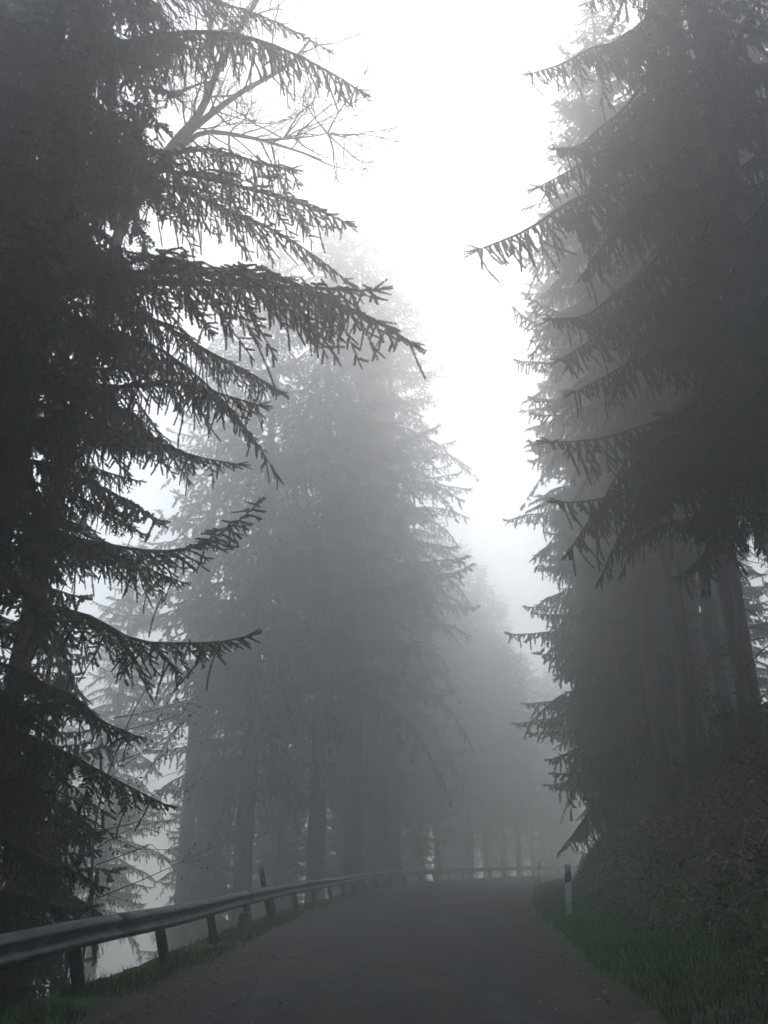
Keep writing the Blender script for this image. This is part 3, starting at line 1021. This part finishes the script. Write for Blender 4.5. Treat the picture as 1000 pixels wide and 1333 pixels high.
S0 = float(sL[np.argmin(np.abs(RAIL_LINE[:, 1] - 10.2))])      # arc length of one known post
root = thing('guardrail', 'long steel crash barrier on leaning posts along the left road edge', 'guardrail', (RAIL_LINE[0][0], RAIL_LINE[0][1], 0))
ox, oy = RAIL_LINE[0]
PROF = np.array([(0, 0), (.03, .012), (.082, .060), (.086, .075), (.082, .090), (.016, .136), (.006, .155), (.016, .174), (.082, .220), (.086, .235), (.082, .250), (.03, .298), (0, .31)]) * np.array([1, .9])
LEAN = math.tan(R(15))
rrng = np.random.default_rng(9)
k = 0
s = S0 - 4.0 * 5 + 1.2
prev_dz = 0.0
while s < 128:
    e = s + 4.0
    ss = np.linspace(s - .14, e + .14, 10)
    dz0, dz1 = prev_dz, rrng.normal(0, .012)
    prev_dz = dz1
    g = Geo()
    verts = []
    off = 0.0035 * (k % 2)
    for q in ss:
        p, n = rail_at(q)
        f = (q - s) / 4.0
        dz = dz0 * (1 - f) + dz1 * f
        for side in (0, 1):
            for (dp, zz_) in (PROF if side == 0 else PROF[::-1]):
                dd = dp - side * .0032 + off
                z_ = .455 + zz_ + dz
                r_ = p + n * (dd - LEAN * .6 + 0.075 - .11 * (zz_ - .155))
                verts.append((r_[0] - ox, r_[1] - oy, z_))
    m = 2 * len(PROF)
    nn = len(ss)
    i = np.arange(nn - 1)[:, None] * m
    j = np.arange(m)[None]
    jj = (j + 1) % m
    q = np.stack([i + j, i + m + j, i + m + jj, i + jj], -1).reshape(-1, 4)
    fcs = np.concatenate([q[:, [0, 1, 2]], q[:, [0, 2, 3]]])
    capq = []
    for a in range(len(PROF) - 1):
        b1, b2 = m - 1 - a, m - 2 - a
        capq += [(a, a + 1, b2), (a, b2, b1)]
        o_ = (nn - 1) * m
        capq += [(o_ + a, o_ + b2, o_ + a + 1), (o_ + a, o_ + b1, o_ + b2)]
    g.add(verts, np.concatenate([fcs, np.array(capq)]))
    # lap-joint bolts
    for q_ in (e - .08, e + .08):
        p, n = rail_at(q_)
        for zz_ in (.075, .155, .235):
            z_ = .455 + zz_ * .9 + dz1
            dd = (.094 if zz_ != .155 else .012)
            r_ = p + n * (dd - LEAN * .6 + .075)
            g.box((r_[0] - ox, r_[1] - oy, z_), (.028, .028, .028))
    link('rail_section', g.mesh('rail_section', [M_STEEL]), root)
    s = e
    k += 1

post_s = [S0 - 3.0 * i for i in (1, 2, 3)] + [S0, S0 + 2.75, S0 + 5.85, S0 + 9.2, S0 + 12.0, S0 + 15.3]
while post_s[-1] < 122:
    post_s.append(post_s[-1] + 3.25 + rrng.normal(0, .06))
for q_ in post_s:
    p, n = rail_at(q_)
    g = Geo()
    la = R(15) + rrng.normal(0, .02)
    # channel section: web and two flanges, leaning away from the road
    ez = np.array([-n[0] * math.sin(la), -n[1] * math.sin(la), math.cos(la)])
    ex = np.array([n[0] * math.cos(la), n[1] * math.cos(la), math.sin(la)])
    ey = np.cross(ez, ex)
    rot = np.stack([ex, ey, ez], 1)
    H_ = .74 + .5
    ctr = np.array([p[0] - ox, p[1] - oy, 0]) + ez * (.72 - H_ / 2) + ex * 0.02
    g.box(ctr - ex * .06, (.006, .10, H_), rot)
    g.box(ctr - ey * .047, (.114, .006, H_ - .002), rot)
    g.box(ctr + ex * .06 - ey * .02, (.006, .06, H_ - .004), rot)
    link('post', g.mesh('post', [M_POST]), root)

# ------------------------------------------------------------------ delineators
def delineator(x, y, label, yaw, lean=0.0, lean_dir=(0, 0), z=None, h=1.0, dark=False, zlow=-.1, w=.12):
    z = gz(x, y) if z is None else z
    root = thing('delineator_post', label, 'road marker post', (x, y, z), 0)
    ez = Vector((lean_dir[0] * math.sin(lean), lean_dir[1] * math.sin(lean), math.cos(lean)))
    root.rotation_euler = (Matrix(Vector((0, 0, 1)).rotation_difference(ez).to_matrix()) @ Matrix.Rotation(yaw, 3, 'Z')).to_euler()
    # plan: flat face towards -y, rounded back
    plan = [(-w / 2, -.03), (w / 2, -.03), (w / 2, .0), (w * .38, .05), (w * .17, .078), (-w * .17, .078), (-w * .38, .05), (-w / 2, .0)]

    def prism(z0, z1, sl0=0.0, sl1=0.0, grow=0.0, back_drop=0.0):
        g = Geo()
        n = len(plan)
        sc = 1 + grow
        lo = [(a * sc, b * sc, z0 + a / w * sl0) for a, b in plan]
        up = [(a * sc, b * sc, z1 + a / w * sl1 - (b + .03) * back_drop) for a, b in plan]
        f = []
        for i in range(n):
            j = (i + 1) % n
            f += [(i, j, n + j), (i, n + j, n + i)]
        for i in range(1, n - 1):
            f += [(0, i + 1, i), (n, n + i, n + i + 1)]
        g.add(lo + up, f)
        return g
    sl = .06
    body, cap = (M_POST, M_GREYCAP) if dark else (M_WHITE, M_WHITE)
    link('shaft', prism(zlow, h * .66, 0, sl).mesh('shaft', [body]), root)
    link('black_band', prism(h * .66 + .001, h * .84, sl, sl, .012).mesh('black_band', [M_BLACK]), root)
    link('cap', prism(h * .84 + .001, h, sl, .02, 0, .5).mesh('cap', [cap]), root)
    g = Geo()
    g.box((0, -.0335, h * .75), (.035, .006, .13))
    link('reflector', g.mesh('reflector', [M_REFLECT]), root)
    return root


delineator(4.27, 21.6, 'white roadside marker post with black band on the grass at the right', 0.0, R(3), (1, 0), None, 1.14, w=.14)
delineator(8.3, 49.2, 'small distant white marker post with black band at the right bend', .1, R(2), (1, 0), None, 1.2, w=.15)
p, n = rail_at(S0 + 12.0)
delineator(p[0] - n[0] * .10, p[1] - n[1] * .10 + .09, 'dark leaning marker post with grey top standing behind the guardrail', .3, R(15), (-n[0], -n[1]), 0.0, 1.22, True, -.3)
p, n = rail_at(float(sL[np.argmin(np.abs(RAIL_LINE[:, 1] - 50.5))]))
delineator(p[0] - n[0] * .14, p[1] - n[1] * .14, 'faint grey marker post behind the rail where it bends away', -.3, R(8), (-n[0], -n[1]), 0.0, 1.15, True, -.3)

# small stone marker on the verge
def rock_geo(seed, r, squash=(1, 1, .6), boxy=False):
    rng = np.random.default_rng(seed)
    nu, nv = 14, 8
    u = np.arange(nu) * 2 * PI / nu
    v = np.linspace(-PI / 2, PI / 2, nv)
    U, V = np.meshgrid(u, v)
    x = np.cos(V) * np.cos(U)
    y = np.cos(V) * np.sin(U)
    z = np.sin(V)
    if boxy:
        pw = .38
        x, y, z = np.sign(x) * np.abs(x) ** pw, np.sign(y) * np.abs(y) ** pw, np.sign(z) * np.abs(z) ** pw
    d = 1 + .18 * np.sin(x * 3.1 + seed) * np.cos(y * 2.7 + seed * 2) + .10 * np.sin(z * 5 + x * 4 + seed)
    if boxy:
        d = 1 + .03 * np.sin(x * 6 + z * 5 + seed)
    P = np.stack([x, y, z], -1) * d[..., None] * r * np.asarray(squash)
    i = (np.arange(nv - 1)[:, None] * nu + np.arange(nu)[None])
    j = (np.arange(nv - 1)[:, None] * nu + (np.arange(nu)[None] + 1) % nu)
    f = np.concatenate([np.stack([i, j, j + nu], -1).reshape(-1, 3), np.stack([i, j + nu, i + nu], -1).reshape(-1, 3)])
    g = Geo()
    g.add(P.reshape(-1, 3), f)
    return g


p, n = rail_at(S0 + 8.7)
tag(link('marker_stone', rock_geo(3, .2, (.62, .45, 1.15), True).mesh('marker_stone', [M_STONE], True), None, (p[0] - n[0] * .02, p[1] - n[1] * .02, .13)), 'squat grey marker stone on the grassy verge beside a guardrail post', 'marker stone')
for k, (x, y, r_, lab) in enumerate([
    (4.35, 9.6, .17, 'pale angular stone at the foot of the near right bank'),
    (3.9, 8.5, .12, 'small flat stone by the road edge in the lower right corner'),
    (4.75, 10.4, .20, 'larger half-buried stone in the dark of the right bank'),
]):
    tag(link('stone', rock_geo(k + 5, r_, (1.2, .9, .55)).mesh('stone', [M_STONE], True), None, (x, y, gz(x, y) + .02)), lab, 'stone')

# ------------------------------------------------------------------ undergrowth (nobody could count it)
urng = np.random.default_rng(99)


def scatter(n, y0, y1, r0, r1, power=1.6):
    """points on the right side between r0 and r1 m from the road edge, thicker near the camera"""
    s_all = np.concatenate([[0], np.cumsum(np.linalg.norm(np.diff(RIGHT_EDGE, axis=0), axis=1))])
    y = y0 + (y1 - y0) * urng.random(n) ** power
    k = np.array([np.argmin(np.abs(RIGHT_EDGE[:, 1] - q)) for q in y])
    r = urng.uniform(r0, r1, n)
    P = RIGHT_EDGE[k] + nR[k] * r[:, None] + tR[k] * urng.uniform(-.25, .25, n)[:, None]
    return P, r


BR = np.array([[.095, .120, .042], [.070, .110, .040], [.130, .130, .050], [.150, .118, .060], [.085, .070, .045], [.36, .32, .22], [.062, .115, .048]])
# leafy brambles and dry leaves over the bank face
P, r = scatter(60000, 3, 50, 1.45, 8.5, 1.5)
z = ground_z(P[:, 0], P[:, 1])
patch = lumps(P[:, 0] * 1.4 + 3, P[:, 1] * 1.4 - 8)
hh = urng.random(len(P)) ** 2 * np.clip(.24 + patch * .45, .05, .6) * sstep(1.3, 2.6, r)
c3 = np.concatenate([P, (z + hh)[:, None]], 1)
kind = np.where(patch[:, None] > .05, BR[urng.choice([0, 1, 6, 2], len(P))], BR[urng.choice([0, 2, 3, 4, 5, 4, 3], len(P))]) * urng.uniform(.7, 1.3, (len(P), 1))
g = Geo()
g.leaves(c3, urng.normal(0, .8, (len(P), 3)) + [-.5, -.3, .8], urng.normal(0, .8, (len(P), 3)) + [-.5, -.2, -.2], urng.uniform(.035, .13, len(P)) * (1 + .012 * P[:, 1]), kind)
# bramble canes and dead sticks
for _ in range(900):
    Pq, rq = scatter(1, 4, 34, 1.2, 7.5, 1.4)
    b = np.array([Pq[0, 0], Pq[0, 1], gz(Pq[0, 0], Pq[0, 1])])
    L = urng.uniform(.4, 1.5)
    a = urng.uniform(0, 2 * PI)
    d = np.array([math.cos(a), math.sin(a), 0])
    hgt = urng.uniform(.1, .55)
    u = np.linspace(0, 1, 6)[:, None]
    end = b + d * L
    end[2] = gz(end[0], end[1])
    pts = b * (1 - u) + end * u + np.array([0, 0, 1]) * hgt * np.sin(u * PI) ** .8 + urng.normal(0, .02, (6, 3))
    g.tube(pts, np.linspace(.006, .003, 6), 3, 0, BR[[3, 4, 5][urng.integers(3)]] * urng.uniform(.6, 1.4), cap=False)
tag(link('bank_undergrowth', g.mesh('bank_undergrowth', [M_LEAF], tint=True)), 'tangled brambles, dry leaves and twigs covering the right bank', 'undergrowth', kind='stuff')


def blades(g, P3, h, rng, cols, lean=.5, w=.008):
    N = len(P3)
    a = rng.uniform(0, 2 * PI, N)
    sd = np.stack([np.cos(a), np.sin(a), np.zeros(N)], 1)
    b = a + PI / 2 + rng.normal(0, .4, N)
    ln = np.stack([np.cos(b), np.sin(b), np.zeros(N)], 1) * (h * lean * rng.uniform(.2, 1.4, N))[:, None]
    up = np.array([0, 0, 1.0]) * h[:, None]
    v = np.stack([P3 - sd * w, P3 + sd * w, P3 + up * .6 + ln * .35 + sd * w * .7, P3 + up * .6 + ln * .35 - sd * w * .7, P3 + up * .95 + ln], 1).reshape(-1, 3)
    i = np.arange(N)[:, None] * 5
    f = np.concatenate([i + [[0, 1, 2]], i + [[0, 2, 3]], i + [[3, 2, 4]]])
    g.add(v, f, 0, np.repeat(cols, 5, axis=0))


GR = np.array([[.070, .225, .045], [.090, .240, .050], [.055, .185, .042], [.095, .10, .040], [.11, .095, .05]])
g = Geo()
P, r = scatter(46000, 11, 60, .06, 2.6, 1.25)
keep = urng.random(len(P)) < sstep(.05, .4, r) * sstep(2.8, 1.7, r + lumps(P[:, 0], P[:, 1]) * .5)
P = P[keep]
P3 = np.concatenate([P, ground_z(P[:, 0], P[:, 1])[:, None]], 1)
blades(g, P3, urng.uniform(.04, .17, len(P3)), urng, GR[urng.choice([0, 1, 2, 0, 1, 3], len(P3))] * urng.uniform(.7, 1.25, (len(P3), 1)), .6, .007)
P, r = scatter(9000, 4, 14, .25, 2.0, 1.0)
P3 = np.concatenate([P, ground_z(P[:, 0], P[:, 1])[:, None]], 1)
blades(g, P3, urng.uniform(.03, .13, len(P3)), urng, GR[urng.choice([2, 3, 4, 2], len(P3))] * urng.uniform(.5, 1.0, (len(P3), 1)), .7, .006)
# verge under the guardrail
N = 16000
sq = S0 - 2 + 48 * urng.random(N) ** 1.1
px_ = np.stack([np.interp(sq, sL, RAIL_LINE[:, 0]), np.interp(sq, sL, RAIL_LINE[:, 1])], 1)
nx_ = np.stack([np.interp(sq, sL, nL[:, 0]), np.interp(sq, sL, nL[:, 1])], 1)
uo = urng.normal(.12, .25, N)
P = px_ + nx_ * uo[:, None]
ok = (uo < .62) & (lumps(P[:, 0] * 2.2, P[:, 1] * 1.6) > -.22)
P = P[ok]
P3 = np.concatenate([P, ground_z(P[:, 0], P[:, 1])[:, None]], 1)
blades(g, P3, urng.uniform(.03, .13, len(P3)), urng, GR[urng.choice([2, 3, 0, 3, 4], len(P3))] * urng.uniform(.6, 1.1, (len(P3), 1)), .7, .007)
tag(link('grass', g.mesh('grass', [M_LEAF], tint=True)), 'short green grass along both verges of the road', 'grass', kind='stuff')

# fallen leaves and twigs lying on the road edges
N = 3400
yy = 4 + 40 * urng.random(N) ** 1.4
kk = np.array([np.argmin(np.abs(RIGHT_EDGE[:, 1] - q)) for q in yy])
uu = np.where(urng.random(N) < .5, np.abs(urng.normal(0, .09, N)), 1 - np.abs(urng.normal(0, .12, N)))
uu = np.where(urng.random(N) < .05, urng.random(N), uu)
P = RIGHT_EDGE[kk] * (1 - uu)[:, None] + left_line[kk] * uu[:, None] + urng.normal(0, .05, (N, 2))
zc = .02 + .05 * (1 - (2 * np.clip(uu, 0, 1) - 1) ** 2) + urng.uniform(0, .012, N)
g = Geo()
g.leaves(np.concatenate([P, zc[:, None]], 1), urng.normal(0, .3, (N, 3)) + [0, 0, 1], np.concatenate([urng.normal(size=(N, 2)), urng.normal(0, .1, (N, 1))], 1), urng.uniform(.02, .06, N), BR[urng.choice([3, 4, 5, 2, 3], N)] * urng.uniform(.5, 1.1, (N, 1)))
tag(link('leaf_litter', g.mesh('leaf_litter', [M_LEAF], tint=True)), 'fallen leaves scattered along both edges of the asphalt', 'leaf litter', kind='stuff')

# ferns on the bank
def fern_geo(seed, n, L, col):
    rng = np.random.default_rng(seed)
    g = Geo()
    for k in range(n):
        a = k * 2.4 + rng.normal(0, .2)
        l = L * rng.uniform(.7, 1.1)
        d = np.array([math.cos(a), math.sin(a), 0])
        u = np.linspace(0, 1, 16)
        pts = d * (l * u ** 1.1)[:, None] + np.array([0, 0, 1.0]) * (l * (.75 * u - .72 * u ** 2.2))[:, None]
        c = np.asarray(col) * rng.uniform(.75, 1.25)
        g.tube(pts, np.linspace(.006, .002, 16), 3, 0, c, cap=False)
        sd = np.cross(d, [0, 0, 1.0])
        for s_ in (-1, 1):
            wv = l * .2 * np.sin(np.clip(u[2:], 0, 1) * PI) ** .6 * (1.1 - u[2:] * .8)
            up = sd * s_ + d * .45 + np.array([0, 0, -.15])
            g.leaves(pts[2:], np.tile([0, 0, 1.0], (14, 1)), np.tile(up, (14, 1)), np.maximum(wv, .03), np.tile(c, (14, 1)), 0, .32)
    return g


FERNS = [fern_geo(k, 9, .62, (.17, .17, .05)).mesh('fern', [M_LEAF], tint=True) for k in range(2)] + [fern_geo(7, 10, .6, (.085, .14, .04)).mesh('fern', [M_LEAF], tint=True)]
for (x, y, k, s, lab) in [
    (6.1, 23.0, 0, 1.0, 'yellowing fern low on the bank above the white marker post'),
    (6.75, 23.6, 1, 1.1, 'taller yellowing fern further up the bank above the marker post'),
    (7.0, 25.0, 2, 1.0, 'green fern near the brow of the bank'),
    (5.5, 20.2, 2, .8, 'small green fern at the upper edge of the bright grass'),
    (7.35, 22.3, 0, 1.0, 'yellow fern high on the bank below the bare trunks'),
    (5.9, 18.2, 1, .8, 'fern amid brambles in the middle of the bank'),
    (6.6, 19.2, 2, .9, 'green fern amid brambles high on the bank'),
    (5.2, 16.0, 2, .75, 'green fern low on the bank nearest the bright grass'),
    (5.0, 13.4, 1, .7, 'brownish fern on the dark near part of the bank'),
    (5.9, 14.2, 0, .8, 'yellow fern on the dark near part of the bank'),
    (6.9, 27.5, 1, 1.1, 'fern on the far part of the bank below the green spruce'),
    (6.3, 26.0, 0, .9, 'small fern low on the far part of the bank'),
]:
    tag(link('fern', FERNS[k], None, (x, y, gz(x, y) + .02)), lab, 'fern').scale = (s, s, s)
    COL.objects[-1].rotation_euler = (0, -.5, x * 7 % 6)

# bushes on the brow of the bank
def bush(x, y, h, w, seed, label):
    rng = np.random.default_rng(seed)
    root = thing('bush', label, 'bush', (x, y, gz(x, y) - .05))
    gb, gl = Geo(), Geo()
    q = []
    for _ in range(26):
        a = rng.uniform(0, 2 * PI)
        d = np.array([math.cos(a) * w * rng.uniform(.2, 1), math.sin(a) * w * rng.uniform(.2, 1), h * rng.uniform(.45, 1.05)])
        P = smooth_path([np.zeros(3), d * .5 + [0, 0, .12 * h] + rng.normal(0, .06, 3), d], .1)
        gb.tube(P, np.linspace(.012, .003, len(P)), 4, 0)
        for _k in range(9):
            i = rng.integers(len(P) // 3, len(P))
            e = rng.normal(0, .2, 3) + d * .1
            gb.tube(np.stack([P[i], P[i] + e]), [.004, .002], 3, 0, cap=False)
            for u in np.linspace(.3, 1, 8):
                q.append(P[i] + e * u + rng.normal(0, .03, 3))
    q = np.array(q)
    gl.leaves(q, rng.normal(size=(len(q), 3)) + [0, 0, .6], rng.normal(0, .7, (len(q), 3)) + [0, 0, -.2], rng.uniform(.05, .10, len(q)), BR[rng.choice([0, 1, 6, 2], len(q))] * rng.uniform(.7, 1.3, (len(q), 1)))
    link('stems', gb.mesh('stems', [M_BARK]), root)
    link('foliage', gl.mesh('foliage', [M_LEAF], tint=True), root)


bush(7.3, 17.6, 1.1, .9, 1, 'leafy bush on the brow of the bank at the right picture edge')
bush(8.0, 20.0, 1.0, .9, 2, 'low leafy bush at the foot of the slender trunk pair')
bush(8.2, 22.4, .9, .9, 3, 'low bush at the foot of the bare trunks on the bank')
bush(6.6, 14.4, .9, .8, 4, 'dark bush high on the near bank at the right edge')

# ------------------------------------------------------------------ fog
g = Geo()
g.box((0, 75, 16.5), (342, 212, 67))
m = bpy.data.materials.new('fog')
m.use_nodes = True
nt = m.node_tree
nt.nodes.clear()
out = nt.nodes.new('ShaderNodeOutputMaterial')
pv = nt.nodes.new('ShaderNodeVolumePrincipled')
pv.inputs['Color'].default_value = (0.976, 0.992, 0.990, 1)
pv.inputs['Density'].default_value = FOG_DENSITY
pv.inputs['Anisotropy'].default_value = FOG_ANISO
nt.links.new(pv.outputs[0], out.inputs['Volume'])
tag(link('haze', g.mesh('haze', [m])), 'pale fog filling the wood and the road', 'fog', kind='stuff')
